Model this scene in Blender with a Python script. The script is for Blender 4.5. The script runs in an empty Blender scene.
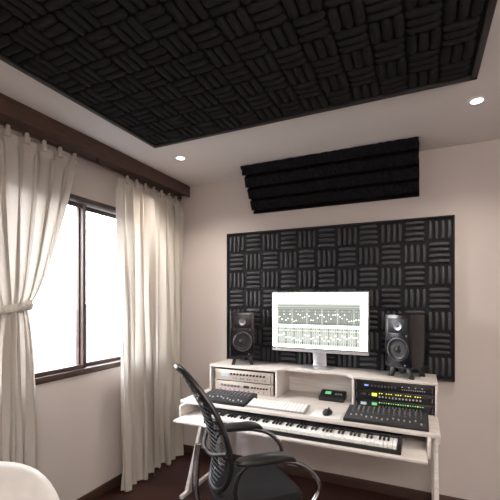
import bpy, bmesh, math, random
from mathutils import Vector, Matrix
random.seed(4)
C = bpy.context.scene.collection
PI = math.pi
R = math.radians

# ------------------------------------------------------------ materials
def mat(name, col, rough=.5, metal=0, var=.06, scale=12, emit=None, es=0, bump=0, bscale=150, stretch=None, spec=None):
    m = bpy.data.materials.new(name); m.use_nodes = True
    nt = m.node_tree; p = nt.nodes['Principled BSDF']
    p.inputs['Roughness'].default_value = rough; p.inputs['Metallic'].default_value = metal
    if spec is not None: p.inputs['Specular IOR Level'].default_value = spec
    tc = nt.nodes.new('ShaderNodeTexCoord'); mp = nt.nodes.new('ShaderNodeMapping')
    nt.links.new(tc.outputs['Object'], mp.inputs['Vector'])
    if stretch: mp.inputs['Scale'].default_value = stretch
    n = nt.nodes.new('ShaderNodeTexNoise'); n.inputs['Scale'].default_value = scale; n.inputs['Detail'].default_value = 4
    nt.links.new(mp.outputs[0], n.inputs['Vector'])
    r = nt.nodes.new('ShaderNodeValToRGB')
    r.color_ramp.elements[0].position = .3; r.color_ramp.elements[1].position = .7
    r.color_ramp.elements[0].color = tuple(max(0, c*(1-var)) for c in col)+(1,)
    r.color_ramp.elements[1].color = tuple(min(1, c*(1+var)) for c in col)+(1,)
    nt.links.new(n.outputs['Fac'], r.inputs['Fac']); nt.links.new(r.outputs['Color'], p.inputs['Base Color'])
    if emit:
        p.inputs['Emission Color'].default_value = tuple(emit)+(1,); p.inputs['Emission Strength'].default_value = es
    if bump:
        b = nt.nodes.new('ShaderNodeBump'); b.inputs['Strength'].default_value = bump
        n2 = nt.nodes.new('ShaderNodeTexNoise'); n2.inputs['Scale'].default_value = bscale
        nt.links.new(tc.outputs['Object'], n2.inputs['Vector']); nt.links.new(n2.outputs['Fac'], b.inputs['Height'])
        nt.links.new(b.outputs[0], p.inputs['Normal'])
    return m
M = {}
M['wall'] = mat('wall paint', (.62,.56,.53), .85, var=.015, scale=3, bump=.05, bscale=300)
M['ceil'] = mat('ceiling paint', (.72,.68,.665), .9, var=.01, scale=3)
M['base'] = mat('baseboard wood', (.06,.03,.02), .5)
M['pelmet'] = mat('pelmet walnut', (.075,.038,.026), .45, var=.4, scale=8, stretch=(8,1,8))
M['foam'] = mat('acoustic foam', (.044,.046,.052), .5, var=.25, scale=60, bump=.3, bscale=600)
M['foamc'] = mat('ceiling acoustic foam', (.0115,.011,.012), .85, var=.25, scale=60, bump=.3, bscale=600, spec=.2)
M['trap'] = mat('grainy foam', (.009,.009,.010), .9, var=.9, scale=120, bump=1, bscale=160, spec=.12)
M['foamback'] = mat('foam backing', (.020,.021,.024), .9, spec=.2)
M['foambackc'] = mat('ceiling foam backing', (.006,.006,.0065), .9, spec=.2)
M['frame'] = mat('panel frame', (.015,.014,.014), .6)
M['desk'] = mat('whitewashed oak', (.68,.635,.60), .45, var=.13, scale=6, stretch=(1,14,14))
M['black'] = mat('black plastic', (.010,.010,.012), .35)
M['blackgloss'] = mat('black gloss', (.007,.007,.009), .15)
M['dark'] = mat('dark grey plastic', (.03,.03,.033), .5)
M['chairfab'] = mat('black chair fabric', (.010,.010,.012), .8, bump=.3, bscale=400, spec=.3)
M['steel'] = mat('polished steel', (.42,.43,.46), .2, 1)
M['silver'] = mat('silver aluminium', (.62,.63,.65), .35, .7)
M['cone'] = mat('speaker cone', (.012,.012,.015), .35)
M['ring'] = mat('dark silver ring', (.30,.30,.34), .3, .9)
M['whitekey'] = mat('white keys', (.88,.88,.86), .3)
M['whiteplastic'] = mat('white plastic', (.85,.85,.85), .4)
M['keybase'] = mat('grey keyboard base', (.30,.30,.31), .4)
M['winframe'] = mat('window frame wood', (.06,.035,.027), .45, var=.2)
M['rackface'] = mat('champagne rack face', (.55,.49,.43), .4, .3)
M['white'] = mat('white upholstery', (.85,.83,.80), .9, bump=.2, bscale=200)
M['ground'] = mat('hazy outdoor ground', (.068,.071,.076), 1, var=.08, scale=.05, spec=0)
M['amber'] = mat('amber led', (.9,.8,.1), .4, emit=(.75,.85,.1), es=.9)
M['green'] = mat('green led', (.1,.4,.15), .4, emit=(.2,.75,.3), es=.6)
M['blue'] = mat('blue display', (.2,.3,.8), .4, emit=(.3,.4,.8), es=.4)
M['pink'] = mat('violet led', (.5,.3,.6), .4, emit=(.65,.3,.5), es=.5)
M['cyan'] = mat('pale display', (.4,.5,.5), .4, emit=(.5,.65,.7), es=.35)
M['lamp'] = mat('lamp glow', (1,1,1), .4, emit=(1,.95,.88), es=14)
M['lamprim'] = mat('lamp rim white', (.8,.8,.8), .4)
M['s_bg'] = mat('screen background', (.1,.1,.1), .3, emit=(.88,.92,.82), es=1.15)
M['s_white'] = mat('screen white', (.1,.1,.1), .3, emit=(1,1,.92), es=3.6)
M['s_dark'] = mat('screen dark', (.03,.03,.03), .3, emit=(.20,.23,.21), es=.9)
M['s_mid'] = mat('screen mid', (.08,.08,.08), .3, emit=(.47,.51,.46), es=.9)
M['s_green'] = mat('screen pale green', (.1,.1,.1), .3, emit=(.62,.78,.64), es=1.0)

def nodemat(name):
    m = bpy.data.materials.new(name); m.use_nodes = True
    nt = m.node_tree; nt.nodes.clear()
    o = nt.nodes.new('ShaderNodeOutputMaterial'); return m, nt, o
# curtain cloth
def cloth(name, col, tr):
    m, nt, o = nodemat(name)
    d = nt.nodes.new('ShaderNodeBsdfDiffuse'); t = nt.nodes.new('ShaderNodeBsdfTranslucent'); x = nt.nodes.new('ShaderNodeMixShader')
    tc = nt.nodes.new('ShaderNodeTexCoord'); n = nt.nodes.new('ShaderNodeTexNoise'); n.inputs['Scale'].default_value = 90
    r = nt.nodes.new('ShaderNodeValToRGB')
    r.color_ramp.elements[0].color = tuple(c*.93 for c in col)+(1,); r.color_ramp.elements[1].color = tuple(min(1,c*1.05) for c in col)+(1,)
    nt.links.new(tc.outputs['Object'], n.inputs['Vector']); nt.links.new(n.outputs['Fac'], r.inputs['Fac'])
    nt.links.new(r.outputs[0], d.inputs['Color']); nt.links.new(r.outputs[0], t.inputs['Color'])
    x.inputs[0].default_value = tr
    nt.links.new(d.outputs[0], x.inputs[1]); nt.links.new(t.outputs[0], x.inputs[2]); nt.links.new(x.outputs[0], o.inputs[0])
    return m
M['curtain'] = cloth('curtain cloth', (.63,.585,.53), .2)
M['tie'] = cloth('tieback cloth', (.85,.80,.74), .1)
def glass(name, col, gl):
    m, nt, o = nodemat(name)
    t = nt.nodes.new('ShaderNodeBsdfTransparent'); t.inputs[0].default_value = col+(1,)
    g = nt.nodes.new('ShaderNodeBsdfGlossy'); g.inputs['Roughness'].default_value = .03
    x = nt.nodes.new('ShaderNodeMixShader'); x.inputs[0].default_value = gl
    nt.links.new(t.outputs[0], x.inputs[1]); nt.links.new(g.outputs[0], x.inputs[2]); nt.links.new(x.outputs[0], o.inputs[0])
    return m
M['glass'] = glass('window glass', (.97,.98,1), .03)
M['glass2'] = glass('tinted glass', (.86,.88,.90), .04)
# chair mesh
m, nt, o = nodemat('chair mesh weave')
t = nt.nodes.new('ShaderNodeBsdfTransparent'); d = nt.nodes.new('ShaderNodeBsdfDiffuse'); d.inputs[0].default_value = (.03,.03,.035,1)
x = nt.nodes.new('ShaderNodeMixShader'); w = nt.nodes.new('ShaderNodeTexWave'); w.bands_direction = 'Z'; w.inputs['Scale'].default_value = 26
tc = nt.nodes.new('ShaderNodeTexCoord'); mr = nt.nodes.new('ShaderNodeMapRange')
nt.links.new(tc.outputs['Object'], w.inputs['Vector']); nt.links.new(w.outputs['Fac'], mr.inputs[0])
mr.inputs[3].default_value = .45; mr.inputs[4].default_value = .8
nt.links.new(mr.outputs[0], x.inputs[0]); nt.links.new(t.outputs[0], x.inputs[1]); nt.links.new(d.outputs[0], x.inputs[2]); nt.links.new(x.outputs[0], o.inputs[0])
M['mesh'] = m
# floor planks
m = bpy.data.materials.new('dark red wood planks'); m.use_nodes = True; nt = m.node_tree; p = nt.nodes['Principled BSDF']
tc = nt.nodes.new('ShaderNodeTexCoord'); b = nt.nodes.new('ShaderNodeTexBrick'); b.inputs['Scale'].default_value = 1
b.inputs['Brick Width'].default_value = 1.2; b.inputs['Row Height'].default_value = .13; b.inputs['Mortar Size'].default_value = .003
b.inputs['Color1'].default_value = (.07,.021,.015,1); b.inputs['Color2'].default_value = (.04,.013,.010,1); b.inputs['Mortar'].default_value = (.01,.005,.004,1)
n = nt.nodes.new('ShaderNodeTexNoise'); mp = nt.nodes.new('ShaderNodeMapping'); mp.inputs['Scale'].default_value = (2,30,1)
mx = nt.nodes.new('ShaderNodeMixRGB'); mx.blend_type = 'MULTIPLY'; mx.inputs[0].default_value = .6
nt.links.new(tc.outputs['Object'], b.inputs['Vector']); nt.links.new(tc.outputs['Object'], mp.inputs[0]); nt.links.new(mp.outputs[0], n.inputs['Vector'])
nt.links.new(b.outputs['Color'], mx.inputs[1]); nt.links.new(n.outputs['Fac'], mx.inputs[2]); nt.links.new(mx.outputs[0], p.inputs['Base Color'])
p.inputs['Roughness'].default_value = .35
M['floor'] = m

# ------------------------------------------------------------ mesh helpers
def merge(bm, tmp, mtx=None, mi=0):
    if mtx: bmesh.ops.transform(tmp, matrix=mtx, verts=tmp.verts)
    for f in tmp.faces: f.material_index = mi
    me = bpy.data.meshes.new('t'); tmp.to_mesh(me); bm.from_mesh(me); bpy.data.meshes.remove(me); tmp.free()
def box(bm, lo, hi, bev=0, mtx=None, mi=0, seg=2):
    t = bmesh.new(); bmesh.ops.create_cube(t, size=1)
    for v in t.verts: v.co = Vector([(lo[k]+hi[k])/2 + v.co[k]*(hi[k]-lo[k]) for k in range(3)])
    if bev: bmesh.ops.bevel(t, geom=list(t.edges), offset=bev, segments=seg, affect='EDGES', profile=.5)
    merge(bm, t, mtx, mi)
def prism(bm, pts, axis, a, b, bev=0, mi=0, mtx=None):
    """pts: 2d outline; axis 'x': pts=(y,z); 'y': (x,z); 'z': (x,y)"""
    t = bmesh.new()
    def P(p, h): return {'x':(h,p[0],p[1]), 'y':(p[0],h,p[1]), 'z':(p[0],p[1],h)}[axis]
    A = [t.verts.new(P(p,a)) for p in pts]; B = [t.verts.new(P(p,b)) for p in pts]
    t.faces.new(A); t.faces.new(B)
    for i in range(len(pts)):
        j = (i+1)%len(pts); t.faces.new((A[i],A[j],B[j],B[i]))
    bmesh.ops.recalc_face_normals(t, faces=t.faces)
    if bev: bmesh.ops.bevel(t, geom=list(t.edges), offset=bev, segments=2, affect='EDGES', profile=.5)
    merge(bm, t, mtx, mi)
def tube(bm, pts, r, n=10, closed=False, mi=0, flat=1):
    pts = [Vector(p) for p in pts]; N = len(pts)
    tans = []
    for i in range(N):
        if closed: tans.append((pts[(i+1)%N]-pts[i-1]).normalized())
        else: tans.append((pts[min(i+1,N-1)]-pts[max(i-1,0)]).normalized())
    up = Vector((0,0,1)) if abs(tans[0].z) < .9 else Vector((1,0,0))
    nrm = (up - tans[0]*up.dot(tans[0])).normalized(); rings = []
    for i in range(N):
        nrm = (nrm - tans[i]*nrm.dot(tans[i])).normalized(); bn = tans[i].cross(nrm)
        rr = r[i] if isinstance(r,(list,tuple)) else r
        rings.append([bm.verts.new(pts[i] + (nrm*math.cos(2*PI*k/n)*flat + bn*math.sin(2*PI*k/n))*rr) for k in range(n)])
    for i in range(N if closed else N-1):
        a, b = rings[i], rings[(i+1)%N]
        for k in range(n):
            f = bm.faces.new((a[k],a[(k+1)%n],b[(k+1)%n],b[k])); f.material_index = mi
    if not closed:
        bm.faces.new(rings[0][::-1]).material_index = mi; bm.faces.new(rings[-1]).material_index = mi
def smooth_path(pts, k=6):
    pts = [Vector(p) for p in pts]; out = []
    for i in range(len(pts)-1):
        p0 = pts[max(i-1,0)]; p1 = pts[i]; p2 = pts[i+1]; p3 = pts[min(i+2,len(pts)-1)]
        for j in range(k):
            t = j/k
            out.append(.5*((2*p1)+(p2-p0)*t+(2*p0-5*p1+4*p2-p3)*t*t+(3*p1-p0-3*p2+p3)*t**3))
    out.append(pts[-1]); return out
def lathe(bm, prof, n=32, mtx=None, mi=0):
    """prof list of (r,z)"""
    t = bmesh.new(); rings = []
    for r, z in prof:
        rings.append([t.verts.new((max(r,1e-5)*math.cos(2*PI*k/n), max(r,1e-5)*math.sin(2*PI*k/n), z)) for k in range(n)])
    for a, b in zip(rings, rings[1:]):
        for k in range(n): t.faces.new((a[k],a[(k+1)%n],b[(k+1)%n],b[k]))
    t.faces.new(rings[0][::-1]); t.faces.new(rings[-1])
    bmesh.ops.recalc_face_normals(t, faces=t.faces)
    merge(bm, t, mtx, mi)
def cyl(bm, c, r, h, axis='z', n=20, mi=0, r2=None):
    r2 = r if r2 is None else r2
    m = Matrix.Translation(c)
    if axis == 'x': m = m @ Matrix.Rotation(PI/2, 4, 'Y')
    if axis == 'y': m = m @ Matrix.Rotation(PI/2, 4, 'X')     # local +z -> -y
    lathe(bm, [(r,0),(r2,h)], n, m, mi)
def obj(name, bm, mats, parent=None, shift=None, smooth=True):
    me = bpy.data.meshes.new(name)
    if shift is not None: bmesh.ops.translate(bm, vec=-Vector(shift), verts=bm.verts)
    bm.normal_update(); bm.to_mesh(me); bm.free()
    if not isinstance(mats, (list,tuple)): mats = [mats]
    for m_ in mats: me.materials.append(m_)
    if smooth:
        me.polygons.foreach_set('use_smooth', [True]*len(me.polygons))
        me.set_sharp_from_angle(angle=R(35))
    o = bpy.data.objects.new(name, me); C.objects.link(o)
    if parent: o.parent = parent
    return o
def tag(o, label, cat, group=None):
    o['label'] = label; o['category'] = cat
    if group: o['group'] = group
    return o
def thing(name, label, cat, loc=(0,0,0), rz=0, group=None):
    o = bpy.data.objects.new(name, None); C.objects.link(o); o.empty_display_size = .1
    o.location = loc; o.rotation_euler = (0,0,rz); tag(o, label, cat, group); return o
def struct(name, bm, m, parent=None):
    o = obj(name, bm, m, parent)
    if not parent: o['kind'] = 'structure'
    return o
B = bmesh.new

# ------------------------------------------------------------ room
YB, XL, XR, YF, H = 3.14, -2.30, 2.1, -1.8, 2.70
bm = B(); box(bm, (XL-.2,YF-.15,-.1), (XR+.15,YB+.15,0)); struct('floor', bm, M['floor'])
bm = B(); box(bm, (XL-.2,YF-.15,H), (XR+.15,YB+.15,H+.1)); struct('ceiling', bm, M['ceil'])
bm = B(); box(bm, (XL-.2,YB,0), (XR+.15,YB+.15,H)); struct('wall_back', bm, M['wall'])
bm = B(); box(bm, (XR,YF,0), (XR+.15,YB,H)); struct('wall_right', bm, M['wall'])
bm = B(); box(bm, (XL-.2,YF-.15,0), (XR+.15,YF,H)); struct('wall_front', bm, M['wall'])
WY0, WY1, WZ0, WZ1 = 1.05, 2.97, 1.0, 2.31
bm = B()
box(bm, (XL-.2,YF,0), (XL,YB,WZ0)); box(bm, (XL-.2,YF,WZ1), (XL,YB,H))
box(bm, (XL-.2,YF,WZ0), (XL,WY0,WZ1)); box(bm, (XL-.2,WY1,WZ0), (XL,YB,WZ1))
struct('wall_left', bm, M['wall'])
bm = B(); box(bm, (XL,YB-.015,0), (XR,YB,.08), .003); struct('baseboard_back', bm, M['base'])
bm = B(); box(bm, (XL,YF,0), (XL+.015,YB-.016,.08), .003); struct('baseboard_left', bm, M['base'])
bm = B(); box(bm, (-400,-300,-3.1), (XL-.4,300,-3.0)); struct('ground', bm, M['ground'])
# window
bm = B(); f = .034; xa, xb = XL-.09, XL+.010
box(bm, (xa,WY0-.01,WZ0-.01), (xb,WY1+.01,WZ0+f), .003); box(bm, (xa,WY0-.01,WZ1-f+.01), (xb,WY1+.01,WZ1+.01), .003)
box(bm, (xa,WY0-.01,WZ0), (xb,WY0+f,WZ1), .003); box(bm, (xa,WY1-f,WZ0), (xb,WY1+.01,WZ1), .003)
win = struct('window_1', bm, M['winframe'])
YM = 2.02
def sash(y0, y1, x, gm):
    b_ = B(); s = .030
    box(b_, (x-.015,y0,WZ0+f), (x+.015,y0+s,WZ1-f), .002); box(b_, (x-.015,y1-s,WZ0+f), (x+.015,y1,WZ1-f), .002)
    box(b_, (x-.015,y0+s,WZ0+f), (x+.015,y1-s,WZ0+f+s), .002); box(b_, (x-.015,y0+s,WZ1-f-s), (x+.015,y1-s,WZ1-f), .002)
    so = obj('sash', b_, M['winframe'], win)
    b_ = B(); box(b_, (x-.003,y0+s,WZ0+f+s), (x+.003,y1-s,WZ1-f-s)); obj('pane', b_, gm, so)
sash(WY0+f, YM+.02, XL-.03, M['glass']); sash(YM-.02, WY1-f, XL-.065, M['glass2'])

# pelmet
PX = -2.11
t = thing('curtain_pelmet', 'dark walnut pelmet running along the ceiling above the curtains', 'pelmet', (PX,.7,2.59))
bm = B(); box(bm, (PX-.022,YF+.02,2.59), (PX,YB-.002,2.699), .002); obj('fascia', bm, M['pelmet'], t, t.location)
bm = B(); box(bm, (XL+.002,YF+.02,2.61), (PX-.023,YB-.002,2.63)); obj('pelmet_board', bm, M['pelmet'], t, t.location)
# rod
CX = -2.19
t = thing('curtain_rod', 'dark curtain rod under the walnut pelmet', 'curtain rod', (CX,.7,2.57))
bm = B(); tube(bm, [(CX,-.2,2.57),(CX,3.11,2.57)], .011); obj('rod', bm, M['base'], t, t.location)
for y in (.2,2.03,3.08):
    bm = B(); box(bm, (CX-.008,y-.008,2.57), (CX+.008,y+.008,2.6095)); obj('bracket', bm, M['base'], t, t.location)

# ------------------------------------------------------------ curtains
def curtain(label, span, nf, amp, loc):
    t = thing('curtain', label, 'curtain', loc)
    bm = B(); rows, cols = 110, nf*18; zt, zb = 2.553, .015
    grid = []
    for j in range(rows+1):
        q = j/rows; z = zt + (zb-zt)*(q**1.35)
        y0, y1, am, bulge = span(z)
        row = []
        for i in range(cols+1):
            s = i/cols; ph = 2*PI*nf*s
            wob = .30*math.sin(ph*.37+1.3) + .22*math.sin(ph*.61+z*1.1)
            hd = max(0, min(1, (z-2.43)/.09)); hd = hd*hd*(3-2*hd)
            a = amp*am*(1+wob*.8*(1-hd))*(1-.30*hd)
            sh = math.sin(ph + .6*math.sin(z*1.9+s*9)*(1-hd))
            sh += .16*math.sin(2.7*ph+z*3)*(1-hd)
            x_ = CX + bulge*math.sin(PI*s) + a*(sh if sh > 0 else sh*.8)
            y_ = y0+(y1-y0)*s + .45*a*math.sin(2*ph)
            z_ = z - hd*.045*(.5-.5*math.cos(ph-PI/2))**.7*(-1) - hd*.045
            row.append(bm.verts.new((max(-2.266,min(-2.114,x_)), min(3.125,y_), z_)))
        grid.append(row)
    for j in range(rows):
        for i in range(cols): bm.faces.new((grid[j][i],grid[j+1][i],grid[j+1][i+1],grid[j][i+1]))
    pts = [grid[0][min(cols,int((i+.75)*18))].co.copy() for i in range(nf)]
    obj('drape', bm, M['curtain'], t, loc)
    for p_ in pts:
        b_ = B()
        tube(b_, [(CX+.019*math.cos(a), p_.y, 2.57+.019*math.sin(a)) for a in [2*PI*k/14 for k in range(14)]], .003, 6, True)
        obj('curtain_ring', b_, M['base'], t, loc)
        b_ = B(); prism(b_, [(p_.y-.016,2.50),(p_.y+.016,2.50),(p_.y+.008,2.565),(p_.y-.008,2.565)], 'x', CX+.012, CX+.03, .002); obj('hook_tab', b_, M['curtain'], t, loc)
    return t
def span_right(z):
    k = (2.553-z)/2.53
    return 2.235+.03*k, 3.112, 1+.25*k, 0
TZ = 1.50
def span_left(z):
    if z > TZ:
        k = (z-TZ)/(2.553-TZ); yr = 1.48+.36*k**.6; yl = 1.2-.5*k**.7; am = .4+.6*k**.5
        return yl, yr, am, .03*(1-k)**3
    m_ = min(1, (TZ-z)/.7); e = m_**.5
    return 1.2-.12*e, 1.48+.075*e, .4+.55*e, .03*(1-e)
curtain('long cream curtain hanging straight between the window and the back wall', span_right, 8, .050, (CX,2.68,.015))
lc = curtain('cream curtain gathered by a tieback at the left side of the window', span_left, 10, .047, (CX,1.3,.015))
# soft gathered fabric tie: a band with small pleats
bm = B(); nt_ = 120; secs = ((-.003,-.034),(.006,-.026),(.011,-.009),(.012,.008),(.006,.026),(-.003,.034),(-.006,0))
vs = []
for si, (dx, dz) in enumerate(secs):
    rw = []
    for i in range(nt_):
        a = 2*PI*i/nt_; pl = .003*math.sin(i*1.9+si*1.3)+.002*math.sin(i*.7+si)
        rw.append(bm.verts.new((CX+.018+(.058+dx+pl)*math.cos(a), 1.340+(.150+dx+pl)*math.sin(a), TZ+.022*math.sin(a)+dz*(1-.3*max(0,math.cos(a)))+.002*math.sin(i*.9))))
    vs.append(rw)
for a in range(7):
    for k in range(nt_): bm.faces.new((vs[a][k],vs[a][(k+1)%nt_],vs[(a+1)%7][(k+1)%nt_],vs[(a+1)%7][k]))
bmesh.ops.recalc_face_normals(bm, faces=bm.faces)
obj('tieback', bm, M['tie'], lc, lc.location)

# ------------------------------------------------------------ acoustic foam
def ridge(bm, cx, cy, L, W, Hh, vert, MP, bend=0, sec=None):
    e = W/L
    st = [(-.5,.0),(-.5+.06*e,.45),(-.5+.22*e,.8),(-.5+.5*e,1),(0,1),(.5-.5*e,1),(.5-.22*e,.8),(.5-.06*e,.45),(.5,.0)]
    sec = sec or [(-.5,0),(-.44,.5),(-.26,.88),(0,1),(.26,.88),(.44,.5),(.5,0)]
    rows = []
    for s, k in st:
        k = max(k,.05); r_ = []
        for a, h in sec:
            l = s*L; w_ = a*W*k + bend*W*(1-4*s*s)
            u, v = (cx+w_, cy+l) if vert else (cx+l, cy+w_)
            r_.append(bm.verts.new(MP(u, v, h*Hh*k)))
        rows.append(r_)
    for a, b in zip(rows, rows[1:]):
        for k in range(6): bm.faces.new((a[k],a[k+1],b[k+1],b[k]))
def foam(bm, u0, u1, v0, v1, nu, nv, nb, Hh, MP, par=0, wf=.84, lf=.93, bend=0, sec=None):
    cu, cv = (u1-u0)/nu, (v1-v0)/nv
    for i in range(nu):
        for j in range(nv):
            vert = (i+j+par) % 2 == 0
            for k in range(nb):
                if vert: ridge(bm, u0+cu*(i+(k+.5)/nb), v0+cv*(j+.5), cv*lf, cu/nb*wf, Hh, True, MP, bend, sec)
                else: ridge(bm, u0+cu*(i+.5), v0+cv*(j+(k+.5)/nb), cu*lf, cv/nb*wf, Hh, False, MP, bend, sec)
    bmesh.ops.recalc_face_normals(bm, faces=bm.faces)
# wall panel
wx0, wx1, wz0, wz1 = -1.667, .232, .95, 2.175
t = thing('acoustic_panel', 'large black acoustic foam panel of slotted squares on the wall behind the monitor', 'acoustic panel', ((wx0+wx1)/2,YB,wz0))
bm = B(); box(bm, (wx0,YB-.022,wz0), (wx1,YB-.001,wz1)); obj('backing', bm, M['foamback'], t, t.location)
flatsec = [(-.5,0),(-.46,.6),(-.34,.92),(0,1),(.34,.92),(.46,.6),(.5,0)]
bm = B(); foam(bm, wx0+.012, wx1-.012, wz0+.012, wz1-.012, 11, 7, 4, .014, lambda u,v,h: (u,YB-.022-h,v), 0, .58, .82, .14, flatsec); obj('foam', bm, M['foam'], t, t.location)
bm = B()
for lo, hi in (((wx0-.004,wz0-.004),(wx0+.005,wz1+.004)),((wx1-.005,wz0-.004),(wx1+.004,wz1+.004)),((wx0,wz0-.004),(wx1,wz0+.005)),((wx0,wz1-.005),(wx1,wz1+.004))):
    box(bm, (lo[0],YB-.04,lo[1]), (hi[0],YB-.001,hi[1]), .001)
obj('frame', bm, M['frame'], t, t.location)
# ceiling panel
cx0, cx1, cy0, cy1 = -1.745, .251, -.05, 2.146
t = thing('acoustic_ceiling_panel', 'black acoustic foam panel of basket-weave ridges fixed to the ceiling', 'acoustic panel', ((cx0+cx1)/2,(cy0+cy1)/2,H))
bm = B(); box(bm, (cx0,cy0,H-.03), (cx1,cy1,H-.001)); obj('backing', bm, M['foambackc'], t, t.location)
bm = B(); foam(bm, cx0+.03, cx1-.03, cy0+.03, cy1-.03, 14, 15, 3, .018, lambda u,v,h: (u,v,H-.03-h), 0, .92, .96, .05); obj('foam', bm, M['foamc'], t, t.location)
bm = B()
for lo, hi in (((cx0-.01,cy0),(cx0+.018,cy1)),((cx1-.018,cy0),(cx1+.01,cy1)),((cx0-.01,cy0-.01),(cx1+.01,cy0+.018)),((cx0-.01,cy1-.018),(cx1+.01,cy1+.01))):
    box(bm, (lo[0],lo[1],H-.045), (hi[0],hi[1],H-.001), .002)
obj('frame', bm, M['frame'], t, t.location)
# bass trap at the wall / ceiling junction: rough foam, wedge-stepped face
a = Vector((YB-.30, H-.004)); b_ = Vector((YB-.04, H-.35)); n_ = 4; prof = []
dirv = (b_-a)/n_; nin = Vector((-dirv.y, dirv.x)).normalized()
if nin.x < 0: nin = -nin
def seg(p, q_, n): return [p+(q_-p)*i/n for i in range(n)]
key = []
for k in range(n_):
    p0 = a+dirv*k
    key += [p0, p0+dirv*.70-nin*.010, p0+dirv*.92+nin*.050]
key.append(b_)
for p, q_ in zip(key, key[1:]): prof += seg(p, q_, 4)
prof += [b_, Vector((YB-.003,H-.35)), Vector((YB-.003,H-.004))]
bm = B(); NX = 150; cols_ = []; npf = len(prof)
for i in range(NX+1):
    x_ = -1.395+1.39*i/NX; rw = []
    for k, p in enumerate(prof):
        j = .0036 if k < npf-2 else 0
        rw.append(bm.verts.new((x_+(random.uniform(-.002,.002) if 0<i<NX else random.uniform(-.004,.004)), min(YB-.002,p.x+random.uniform(-j,j)), min(H-.002,p.y+random.uniform(-j,j)))))
    cols_.append(rw)
for p, q_ in zip(cols_, cols_[1:]):
    for k in range(npf): bm.faces.new((p[k],p[(k+1)%npf],q_[(k+1)%npf],q_[k]))
bm.faces.new(cols_[0]); bm.faces.new(cols_[-1][::-1]); bmesh.ops.recalc_face_normals(bm, faces=bm.faces)
tr = obj('bass_trap', bm, M['trap'], smooth=False); tag(tr, 'black ridged foam wedge in the corner between ceiling and back wall', 'bass trap')

# ------------------------------------------------------------ downlights
def downlight(x, y, label, e):
    t = thing('ceiling_light', label, 'ceiling light', (x,y,H), group=None)
    bm = B(); lathe(bm, [(.032,-.001),(.032,-.006),(.05,-.004),(.052,-.001)], 32); obj('trim_ring', bm, M['lamprim'], t)
    bm = B(); lathe(bm, [(.0315,-.001),(.0315,-.003)], 32); obj('bulb', bm, M['lamp'], t)
    l = bpy.data.lights.new('downlight', 'SPOT'); l.energy = e; l.color = (1,.89,.79); l.spot_size = R(135); l.spot_blend = 1; l.shadow_soft_size = .05
    lo = bpy.data.objects.new('downlight_lamp', l); C.objects.link(lo); lo.location = (0,0,-.02); lo.parent = t
downlight(-1.756, 2.475, 'small round recessed ceiling light near the curtains', 75)
downlight(.299, 2.475, 'small round recessed ceiling light at the right, beside the foam ceiling panel', 48)

# ------------------------------------------------------------ desk
X0, X1, DZ, DF = -1.70, .11, .77, 2.39
t = desk = thing('studio_desk', 'whitewashed oak studio desk with raised equipment bays and keyboard tray', 'desk', (-.8,2.75,0)); L = t.location.copy()
bm = B(); box(bm, (X0,DF,DZ-.022), (X1,3.08,DZ), .002); obj('desktop', bm, M['desk'], t, L)
bx0, bx1, bd0, bd1 = X0+.05, X1, -1.03, -.45
bm = B(); prism(bm, [(bx0,2.75),(bd0,2.75),(bd0+.05,2.83),(bd1-.05,2.83),(bd1,2.75),(bx1,2.75),(bx1,3.085),(bx0,3.085)], 'z', .977, .995, .002); obj('top_shelf', bm, M['desk'], t, L)
for xx in (bx0, bx1-.016):
    bm = B(); box(bm, (xx,2.752,DZ), (xx+.016,3.08,.977), .002); obj('side_panel', bm, M['desk'], t, L)
for xx in (bd0-.016, bd1):
    bm = B(); box(bm, (xx,2.752,DZ), (xx+.016,3.08,.977), .002); obj('divider', bm, M['desk'], t, L)
bm = B(); box(bm, (bx0+.016,3.055,DZ), (bx1-.016,3.075,.977)); obj('back_panel', bm, M['desk'], t, L)
bm = B(); box(bm, (-1.64,2.22,.655), (.04,2.80,.670), .002); obj('keyboard_tray', bm, M['desk'], t, L)
for xx in (-1.66, .041):
    bm = B(); box(bm, (xx,2.32,.648), (xx+.019,2.85,.748), .002); obj('tray_rail', bm, M['desk'], t, L)
for xx in (X0, X1-.03):
    bm = B(); prism(bm, [(2.40,.715),(3.07,.715),(3.07,.748),(2.40,.748)], 'x', xx, xx+.03); obj('top_rail', bm, M['desk'], t, L)
    bm = B(); prism(bm, [(2.76,.715),(2.82,.715),(2.51,.03),(2.45,.03)], 'x', xx, xx+.03, .003); obj('leg', bm, M['desk'], t, L)
    bm = B(); box(bm, (xx,2.98,.03), (xx+.03,3.03,.715), .003); obj('leg', bm, M['desk'], t, L)
    bm = B(); box(bm, (xx,2.38,.0), (xx+.03,3.06,.03), .004); obj('foot', bm, M['desk'], t, L)
bm = B(); box(bm, (X0+.03,2.995,.45), (X1-.03,3.01,.715), .002); obj('modesty_panel', bm, M['desk'], t, L)

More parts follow.
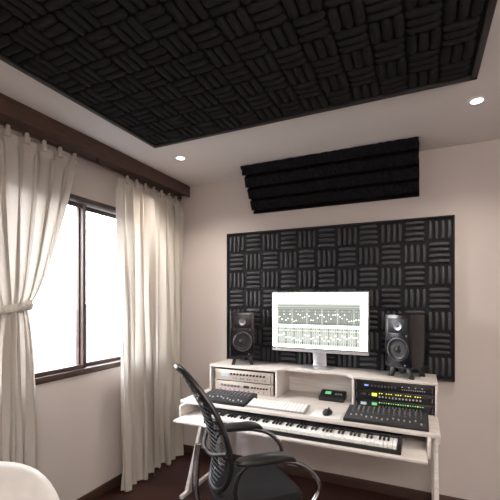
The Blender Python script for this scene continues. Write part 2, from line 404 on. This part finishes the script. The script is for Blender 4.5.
# digital piano
px0, px1, py0, py1, pz = -1.40, -.095, 2.250, 2.50, .6705
t = thing('digital_piano', 'long black digital piano with white and black keys on the pull-out tray', 'keyboard instrument', ((px0+px1)/2,(py0+py1)/2,pz)); L = t.location.copy()
bm = B(); box(bm, (px0,py0,pz), (px1,py1,pz+.026), .004); box(bm, (px0,py0+.135,pz+.02), (px1,py1,pz+.062), .004)
box(bm, (px0,py0,pz+.02), (px0+.02,py0+.14,pz+.056), .003); box(bm, (px1-.02,py0,pz+.02), (px1,py0+.14,pz+.056), .003)
obj('body', bm, M['black'], t, L)
kw = (px1-px0-.046)/52; kx = px0+.023
bm = B(); box(bm, (0,0,0), (kw*.94,.125,.022), .0015); wk = None
bmb = B(); box(bmb, (0,0,0), (kw*.5,.072,.012), .0015); bk = None
after = {0:1,1:0,2:1,3:1,4:0,5:1,6:1}
for i in range(52):
    if wk is None: wk = o_ = obj('white_key', bm, M['whitekey'], t)
    else: o_ = wk.copy(); C.objects.link(o_)
    o_.location = Vector((kx+i*kw, py0+.004, pz+.027))-L
    if after[i%7] and i < 51:
        if bk is None: bk = q_ = obj('black_key', bmb, M['blackgloss'], t)
        else: q_ = bk.copy(); C.objects.link(q_)
        q_.location = Vector((kx+(i+1)*kw-kw*.27, py0+.058, pz+.0495))-L

# control surfaces
def controller(w, d, cols, label, loc):
    t = thing('control_surface', label, 'audio controller', loc)
    sl = .024/d
    def zt(y): return .020 + (y+d/2)*sl
    bm = B(); prism(bm, [(-d/2,0),(d/2,0),(d/2,.044),(-d/2,.020)], 'x', -w/2, w/2, .003); obj('housing', bm, M['black'], t)
    bm = B(); prism(bm, [(-d/2+.01,zt(-d/2+.01)-.001),(-d/2+.01,zt(-d/2+.01)+.0015),(d/2-.01,zt(d/2-.01)+.0015),(d/2-.01,zt(d/2-.01)-.001)], 'x', -w/2+.01, w/2-.01); obj('faceplate', bm, M['dark'], t)
    kn = None; fd = None; bt = None
    for i in range(cols):
        x_ = -w/2+.025+(w-.05)*(i+.5)/cols
        for r_ in range(3):
            if kn is None:
                bm = B(); lathe(bm, [(.0065,0),(.006,.009),(.005,.010)], 12); kn = q_ = obj('knob', bm, M['ring'], t)
            else: q_ = kn.copy(); C.objects.link(q_)
            y_ = d/2-.028-r_*.028; q_.location = (x_, y_, zt(y_)+.001)
        if bt is None:
            bm = B(); box(bm, (-.006,-.003,0), (.006,.003,.003), .001); bt = q_ = obj('button', bm, M['ring'], t)
        else: q_ = bt.copy(); C.objects.link(q_)
        y_ = d/2-.112; q_.location = (x_, y_, zt(y_)+.001)
        if fd is None:
            bm = B(); box(bm, (-.005,-.007,0), (.005,.007,.009), .002); fd = q_ = obj('fader', bm, M['silver'], t)
        else: q_ = fd.copy(); C.objects.link(q_)
        y_ = -d/2+.035+.05*random.random(); q_.location = (x_, y_, zt(y_)+.001)
    return t
controller(.50, .25, 14, 'wide black mixing control surface on the right side of the desktop', (-.20,2.54,DZ+.0005))
controller(.40, .25, 11, 'black mixing control surface on the left side of the desktop', (-1.36,2.54,DZ+.0005))

# computer keyboard
t = thing('computer_keyboard', 'slim white computer keyboard in the middle of the desktop', 'keyboard', (-.93,2.50,DZ+.0005))
TL = Matrix.Translation((0,-.065,0)) @ Matrix.Rotation(R(9),4,'X') @ Matrix.Translation((0,.065,0))
bm = B(); box(bm, (-.22,-.065,0), (.22,.068,.012), .003, TL); prism(bm, [(-.06,0),(.06,0),(.06,.02)], 'x', -.21, .21); obj('base', bm, M['keybase'], t)
bm = B()
for r_ in range(5):
    for c_ in range(16):
        if r_ == 0 and 4 <= c_ <= 8: continue
        box(bm, (-.211+c_*.0265,-.059+r_*.0245,.012), (-.211+c_*.0265+.021,-.059+r_*.0245+.019,.017), 0, TL)
box(bm, (-.211+4*.0265,-.059,.012), (-.211+9*.0265-.0055,-.040,.017), 0, TL)
obj('keycaps', bm, M['whitekey'], t)
# mouse on pad
bm = B(); box(bm, (-.10,-.08,0), (.10,.08,.004), .0015); mp_ = obj('mouse_pad', bm, M['whiteplastic']); mp_.location = (-.575,2.50,DZ+.0005); tag(mp_, 'pale mouse pad to the right of the white keyboard', 'mouse pad')
t = thing('mouse', 'small black computer mouse on the pale pad', 'mouse', (-.57,2.50,DZ+.0048), R(-8))
bm = B()
rings = []
for s_, z_ in ((.9,0),(1,.008),(.96,.018),(.75,.029),(.4,.035)):
    rings.append([bm.verts.new((.03*s_*math.cos(2*PI*k/24), .054*s_*math.sin(2*PI*k/24), z_*(1-.15*math.sin(2*PI*k/24)))) for k in range(24)])
for a_, c_ in zip(rings, rings[1:]):
    for k in range(24): bm.faces.new((a_[k],a_[(k+1)%24],c_[(k+1)%24],c_[k]))
bm.faces.new(rings[-1]); bm.faces.new(rings[0][::-1]); obj('shell', bm, M['black'], t)
bm = B(); cyl(bm, (-.004,.026,.03), .008, .008, 'x', 14); obj('scroll_wheel', bm, M['dark'], t)

# small device in middle bay
t = thing('portable_recorder', 'small black desktop device with a green lit top, in the open middle bay', 'audio device', (-.62,2.90,DZ+.0005))
bm = B(); prism(bm, [(-.07,0),(.07,0),(.07,.06),(.03,.06),(-.07,.03)], 'x', -.095, .095, .004); obj('housing', bm, M['black'], t)
bm = B(); prism(bm, [(-.025,.0455),(-.025,.0475),(.012,.0578),(.012,.0558)], 'x', -.055, -.01); obj('display', bm, M['green'], t)
for k in range(3):
    bm = B(); lathe(bm, [(.008,0),(.007,.012)], 12, Matrix.Translation((.03+k*.02,-.02,.044))); obj('knob', bm, M['ring'], t)

# rack units
def rack(label, loc, w, h, face, layout, d=.24):
    t = thing('rack_unit', label, 'rack unit', loc)
    bm = B(); box(bm, (-w/2+.01,.004,0), (w/2-.01,d,h), .002); obj('chassis', bm, M['black'], t)
    bm = B(); box(bm, (-w/2,-.002,.001), (w/2,.004,h-.001), .001); obj('faceplate', bm, face, t)
    for s_ in (-1,1):
        bm = B(); x_ = s_*(w/2-.014); tube(bm, [(x_,-.001,.012),(x_,-.02,.014),(x_,-.02,h-.014),(x_,-.001,h-.012)], .003, 8); obj('handle', bm, M['steel'], t)
    for it in layout:
        kind, x_, z_ = it[:3]
        bm = B()
        if kind == 'knob': cyl(bm, (x_,-.001,z_), it[3], .012, 'y', 16, 0, it[3]*.8); obj('knob', bm, it[4], t)
        elif kind == 'disp': box(bm, (x_-it[3]/2,-.005,z_-it[4]/2), (x_+it[3]/2,-.001,z_+it[4]/2), .001); obj('display', bm, it[5], t)
        elif kind == 'led': box(bm, (x_-.004,-.005,z_-.003), (x_+.004,-.001,z_+.003)); obj('indicator_light', bm, it[3], t)
    return t
lx = (bx0+.016+bd0-.016)/2
lay = [('disp',-.17,.046,.07,.03,M['cyan'])]+[('knob',-.11+k*.03,.058,.009,M['black']) for k in range(11)]+[('led',-.11+k*.022,.024,M['pink'] if k%3==0 else M['black']) for k in range(15)]
rack('champagne faced rack unit with a pale display, upper of two in the left bay', (lx,2.775,.867), .54, .092, M['rackface'], lay)
lay = [('knob',-.2+k*.032,.055,.010,M['ring']) for k in range(6)]+[('disp',.03,.055,.05,.02,M['dark'])]+[('led',-.21+k*.022,.022,M['pink'] if k%2 else M['black']) for k in range(20)]+[('knob',.085+k*.026,.055,.008,M['black']) for k in range(6)]
rack('champagne faced rack unit with violet lights, lower of two in the left bay', (lx,2.775,.771), .54, .092, M['rackface'], lay)
rx = (bd1+.016+bx1-.016)/2
lay = [('disp',-.18,.03,.03,.014,M['blue'])]+[('knob',-.14+k*.022,.03,.007,M['ring']) for k in range(8)]+[('led',.06+k*.014,.038,M['cyan'] if k%3==0 else M['dark']) for k in range(11)]+[('led',.06+k*.014,.02,M['silver']) for k in range(11)]
rack('black rack unit with a blue display, top one in the right bay', (rx,2.775,.906), .518, .064, M['black'], lay)
lay = [('disp',-.125,.034,.035,.022,M['amber'])]+[('led',-.09+k*.0155,.046,M['amber'] if k%4!=2 else M['dark']) for k in range(19)]+[('knob',-.09+k*.022,.022,.007,M['silver']) for k in range(13)]+[('disp',-.2,.032,.04,.02,M['dark'])]+[('knob',-.16,.03,.006,M['ring'])]
rack('black rack unit with yellow lights and silver knobs, middle one in the right bay', (rx,2.775,.839), .518, .064, M['black'], lay)
lay = [('disp',-.125,.036,.035,.020,M['green'])]+[('led',-.09+k*.0155,.048,M['green'] if k%4 else M['amber']) for k in range(19)]+[('knob',-.09+k*.022,.022,.007,M['ring']) for k in range(13)]+[('disp',-.2,.033,.04,.02,M['cyan'])]
rack('black rack unit with green lights, bottom one in the right bay', (rx,2.775,.771), .518, .065, M['black'], lay)

# ------------------------------------------------------------ monitor
t = thing('computer_monitor', 'large silver all-in-one monitor showing a lit audio mixer on the desk shelf', 'monitor', (-.759,2.99,.995))
bm = B(); box(bm, (-.402,-.014,.122), (.402,.012,.625), .006); obj('housing', bm, M['silver'], t)
bm = B(); box(bm, (-.397,-.0165,.150), (.397,-.0135,.621), .001); obj('bezel', bm, M['blackgloss'], t)
bm = B(); sw, s0, s1 = .784, .156, .615; SH = s1-s0
def q(u0, v0, u1, v1, mi, lay_=0):
    y = -.0172-.0002*lay_
    f_ = bm.faces.new([bm.verts.new((-sw/2+sw*a_, y, s0+SH*b2)) for a_, b2 in ((u0,v0),(u1,v0),(u1,v1),(u0,v1))]); f_.material_index = mi
q(0,0,1,1,1)
for k in range(20): q(.06+k*.044,.92,.06+k*.044+.028,.945,0,2)
q(.05,.42,.93,.80,3,1)
for r_ in range(4): q(.05,.775-r_*.016,.93,.782-r_*.016,2 if r_%2 else 0,2)
for k in range(38):
    u = .052+k*.0231; q(u,.43,u+.018,.70,2 if k%7 else 3,2)
    q(u+.007,.46,u+.0095,.64,0,3); hgt = .47+.14*random.random(); q(u+.003,hgt,u+.015,hgt+.013,1,4)
    q(u+.003,.65,u+.015,.68,3 if k%3 else 4,3)
q(.05,.05,.93,.38,0,1)
for k in range(38):
    u = .052+k*.0231; q(u,.07,u+.018,.36,3 if k%4 else 2,2)
    q(u+.007,.11,u+.010,.28,0,3); hgt = .12+.12*random.random(); q(u+.003,hgt,u+.015,hgt+.016,1,4)
    q(u+.003,.30,u+.015,.33,4 if k%3==0 else 0,3)
obj('screen', bm, [M['s_bg'],M['s_white'],M['s_dark'],M['s_mid'],M['s_green']], t, smooth=False)
bm = B(); prism(bm, [(.012,.30),(.02,.30),(.075,.02),(.075,.006),(.045,.006),(.06,.03),(.012,.2)], 'x', -.055, .055, .001); obj('stand_neck', bm, M['silver'], t)
bm = B(); box(bm, (-.125,-.11,0), (.125,.085,.006), .0025); obj('stand_base', bm, M['silver'], t)

# ------------------------------------------------------------ speakers
def speaker(label, loc, rz):
    t = thing('studio_speaker', label, 'speaker', loc, rz); w, d, h = .205, .24, .375
    bm = B(); box(bm, (-w/2,-d/2,0), (w/2,d/2,h), .008, seg=3); obj('cabinet', bm, M['blackgloss'], t)
    RX = lambda z, y=-d/2: Matrix.Translation((0,y,z)) @ Matrix.Rotation(PI/2, 4, 'X')
    bm = B(); lathe(bm, [(.082,-.002),(.082,.004),(.079,.005),(.0765,.002)], 40, RX(.125)); obj('woofer_ring', bm, M['ring'], t)
    bm = B(); lathe(bm, [(.0765,.003),(.070,.008),(.062,.004),(.03,-.0),(.028,.003),(.018,.009),(.004,.011)], 40, RX(.125)); obj('woofer_cone', bm, M['cone'], t)
    bm = B(); box(bm, (-.075,-d/2-.004,.24), (.075,-d/2+.002,.345), .003); obj('tweeter_plate', bm, M['cone'], t)
    bm = B(); lathe(bm, [(.030,.002),(.030,.006),(.022,.005),(.013,.004),(.010,.010),(.003,.013)], 32, RX(.292)); obj('tweeter', bm, M['ring'], t)
    for k in range(2):
        bm = B(); cyl(bm, ((-.065,.065)[k],-d/2-.001,.225), .009, .003, 'y', 14); obj('port', bm, M['dark'], t)
    bm = B(); box(bm, (.05,-d/2-.003,.015), (.06,-d/2+.001,.02)); obj('power_light', bm, M['blue'], t)
    return t
def spk_stand(label, loc, rz):
    t = thing('speaker_stand', label, 'speaker stand', loc, rz)
    bm = B(); box(bm, (-.09,-.10,.068), (.09,.10,.078), .002); obj('top_plate', bm, M['black'], t)
    for sx in (-1,1):
        for sy in (-1,1):
            bm = B(); prism(bm, [(sx*.045,.07),(sx*.075,.07),(sx*.095,0),(sx*.065,0)], 'y', sy*.075-.012, sy*.075+.012, .001); obj('leg', bm, M['black'], t)
    return t
SL = (-1.415,2.92,.995); SR = (-.085,2.92,.995)
spk_stand('short black stand under the left speaker', SL, R(25)); spk_stand('short black stand under the right speaker', SR, R(-28))
speaker('black two-way studio speaker to the left of the monitor', (SL[0],SL[1],1.074), R(25))
speaker('black two-way studio speaker to the right of the monitor', (SR[0],SR[1],1.074), R(-28))

# ------------------------------------------------------------ office chair (local +X forward)
t = ch = thing('office_chair', 'black mesh-back office chair with steel arm loops, turned toward the desk', 'chair', (-.83,1.835,0), R(43))
def bp(s, c):
    z = .575+.635*s; x_ = -.225-.185*s**1.5+.04*math.sin(PI*s)
    w_ = .175+.055*math.sin(PI*min(1,s*1.05))-.045*s
    return Vector((x_+.05*c*c, c*w_, z))
def sup(th, r=1):
    c, s = math.cos(th), math.sin(th)
    c = math.copysign(abs(c)**.65, c)*r; s = math.copysign(abs(s)**.65, s)*r
    return bp(.5+.5*s, c)
bm = B(); tube(bm, [sup(2*PI*k/56) for k in range(56)], .013, 10, True); obj('backrest_frame', bm, M['black'], ch)
bm = B(); prev = None
for i in range(1, 9):
    rg = [bm.verts.new(sup(2*PI*k/56, i/8)) for k in range(56)]
    if prev is None:
        c0 = bm.verts.new(bp(.5,0))
        for k in range(56): bm.faces.new((c0,rg[k],rg[(k+1)%56]))
    else:
        for k in range(56): bm.faces.new((prev[k],rg[k],rg[(k+1)%56],prev[(k+1)%56]))
    prev = rg
obj('backrest_mesh', bm, M['mesh'], ch)
for i in range(23):
    s_ = .05+.90*i/22; lim = (1-abs(2*s_-1)**(1/.65))**.65
    bm = B(); tube(bm, [bp(s_, lim*(-1+2*k/10))+Vector((-.003,0,0)) for k in range(11)], .0018, 6); obj('back_rib', bm, M['black'], ch)
bm = B(); tube(bm, smooth_path([(-.02,0,.46),(-.2,0,.45),(-.30,0,.51),(-.31,0,.65),(-.295,0,.80)]), .018, 10, flat=1); obj('back_support', bm, M['steel'], ch)
bm = B(); tube(bm, smooth_path([bp(.38,-.98)+Vector((-.012,0,0)), bp(.32,-.5)+Vector((-.03,0,0)), bp(.31,0)+Vector((-.035,0,0)), bp(.32,.5)+Vector((-.03,0,0)), bp(.38,.98)+Vector((-.012,0,0))]), .010, 10); obj('lumbar_bar', bm, M['dark'], ch)
# seat
SZ = .06
bm = B(); rings = []
for s_, z_ in ((.80,.448),(.97,.454),(1,.468),(1,.486),(.95,.504),(.8,.514),(.4,.510),(.02,.506)):
    rg = []
    for k in range(48):
        a_ = 2*PI*k/48; cx_ = math.copysign(abs(math.cos(a_))**.55, math.cos(a_)); cy_ = math.copysign(abs(math.sin(a_))**.55, math.sin(a_))
        X_ = .235*cx_*s_+.01; dz = -.04*max(0,(X_-.10)/.16)**2
        rg.append(bm.verts.new((X_, .225*cy_*s_, z_+SZ+dz+.014*abs(cy_*s_)**2)))
    rings.append(rg)
for a_, c_ in zip(rings, rings[1:]):
    for k in range(48): bm.faces.new((a_[k],a_[(k+1)%48],c_[(k+1)%48],c_[k]))
bm.faces.new(rings[-1]); bm.faces.new(rings[0][::-1]); obj('seat', bm, M['chairfab'], ch)
bm = B(); box(bm, (-.12,-.09,.425), (.12,.09,.512), .012); obj('tilt_mechanism', bm, M['black'], ch)
bm = B(); lathe(bm, [(.03,.10),(.03,.28),(.018,.28),(.018,.435)], 20); obj('gas_column', bm, M['steel'], ch)
for s_ in (-1,1):
    bm = B(); rgs = []
    for q_, z_ in ((.85,.769),(1,.775),(1.02,.785),(.95,.795),(.7,.800),(.2,.802)):
        rgs.append([bm.verts.new((-.01+.155*q_*math.copysign(abs(math.cos(2*PI*k/32))**.7,math.cos(2*PI*k/32)), s_*.24+.043*q_*math.copysign(abs(math.sin(2*PI*k/32))**.7,math.sin(2*PI*k/32)), z_-.05*max(0,math.cos(2*PI*k/32)*q_-.3)**2)) for k in range(32)])
    for a_, c_ in zip(rgs, rgs[1:]):
        for k in range(32): bm.faces.new((a_[k],a_[(k+1)%32],c_[(k+1)%32],c_[k]))
    bm.faces.new(rgs[-1]); bm.faces.new(rgs[0][::-1]); bmesh.ops.recalc_face_normals(bm, faces=bm.faces)
    ar = obj('armrest', bm, M['black'], ch)
    bm = B(); y = s_*.24
    tube(bm, smooth_path([(-.10,y,.769),(.05,y,.761),(.14,y,.744),(.215,y,.700),(.27,y,.63),(.268,y,.565),(.20,y*1.02,.51),(.06,y*.95,.478),(-.02,y*.35,.468)]), .013, 12); obj('arm_loop', bm, M['steel'], ar)
    bm = B(); tube(bm, smooth_path([(-.10,y,.769),(-.15,y,.72),(-.165,y,.63),(-.12,y,.53),(-.05,y*.9,.478),(-.02,y*.4,.468)]), .011, 10); obj('arm_post', bm, M['black'], ar)
for k in range(5):
    a_ = 2*PI*k/5+.3; rot = Matrix.Rotation(a_, 4, 'Z')
    bm = B(); pp = [rot @ Vector(p) for p in ((.02,0,.14),(.12,0,.125),(.22,0,.10),(.30,0,.085))]; tube(bm, pp, [.024,.02,.017,.014], 10); lg = obj('base_leg', bm, M['steel'], ch)
    for s_ in (-1,1):
        bm = B(); lathe(bm, [(.022,-.008),(.028,-.006),(.028,.006),(.022,.008)], 20, rot @ Matrix.Translation((.30,s_*.014,.0285)) @ Matrix.Rotation(PI/2,4,'X')); obj('castor', bm, M['black'], lg)
    
# ------------------------------------------------------------ white armchair lower left (local x across, local -y forward)
t = thing('armchair', 'white rounded armchair back rising into the corner below the tied curtain', 'armchair', (-1.765,1.05,0), R(24.7))
bm = B(); rgs = []; NV = 24
for i in range(1, NV):
    ph = -PI/2+PI*i/NV; cz = math.copysign(abs(math.sin(ph))**.85, math.sin(ph)); cr = math.cos(ph)**.75
    rg = []
    for k in range(48):
        a_ = 2*PI*k/48; X_ = .365*cr*math.copysign(abs(math.cos(a_))**.9, math.cos(a_)); Y_ = .085*cr*math.copysign(abs(math.sin(a_))**.9, math.sin(a_))
        rg.append(bm.verts.new((X_, Y_ - .10*(X_/.365)**2, .50+.305*cz)))
    rgs.append(rg)
for a_, c_ in zip(rgs, rgs[1:]):
    for k in range(48): bm.faces.new((a_[k],a_[(k+1)%48],c_[(k+1)%48],c_[k]))
bm.faces.new(rgs[0][::-1]); bm.faces.new(rgs[-1]); obj('backrest', bm, M['white'], t)
bm = B(); box(bm, (-.30,-.55,.16), (.30,.0,.42), .06, seg=4); obj('seat', bm, M['white'], t)
for sx in (-1,1):
    for y_ in (-.46,-.04):
        bm = B(); lathe(bm, [(.013,0),(.02,.18)], 12, Matrix.Translation((sx*.22,y_,0))); obj('leg', bm, M['base'], t)

# ------------------------------------------------------------ light
w = bpy.data.worlds.new('sky'); bpy.context.scene.world = w; w.use_nodes = True; nt = w.node_tree
bg = nt.nodes['Background']; tc = nt.nodes.new('ShaderNodeTexCoord'); sp = nt.nodes.new('ShaderNodeSeparateXYZ'); r = nt.nodes.new('ShaderNodeValToRGB')
nt.links.new(tc.outputs['Generated'], sp.inputs[0]); nt.links.new(sp.outputs['Z'], r.inputs[0]); nt.links.new(r.outputs[0], bg.inputs[0])
e = r.color_ramp.elements; e[0].position = 0; e[0].color = (.90,.88,.86,1); e[1].position = .6; e[1].color = (.93,.95,1,1)
k = r.color_ramp.elements.new(.08); k.color = (1,.97,.93,1)
bg.inputs[1].default_value = 24
def area(loc, rot, sx, sy, e, col):
    l = bpy.data.lights.new('area', 'AREA'); l.shape = 'RECTANGLE'; l.size = sx; l.size_y = sy; l.energy = e; l.color = col
    o = bpy.data.objects.new('fill_light', l); C.objects.link(o); o.location = loc; o.rotation_euler = rot; return o
area((.8,-1.0,2.6), (0,0,0), 1.6, 1.0, 72, (1,.94,.88))  # added soft fill from above, behind the camera; no fixture modelled
area((1.0,-.5,1.9), (R(180),0,0), .8, .8, 62, (1,.95,.90))  # added upward fill to brighten the ceiling, not a lamp of the room

cam = bpy.data.cameras.new('camera'); cam.sensor_width = 36; cam.lens = 36*369/500; cam.shift_y = .1; cam.clip_start = .02
co = bpy.data.objects.new('camera', cam); C.objects.link(co); co.location = (0,0,1.55); co.rotation_euler = (R(90),0,R(24.7))
bpy.context.scene.camera = co
bpy.context.scene.view_settings.view_transform = 'Standard'
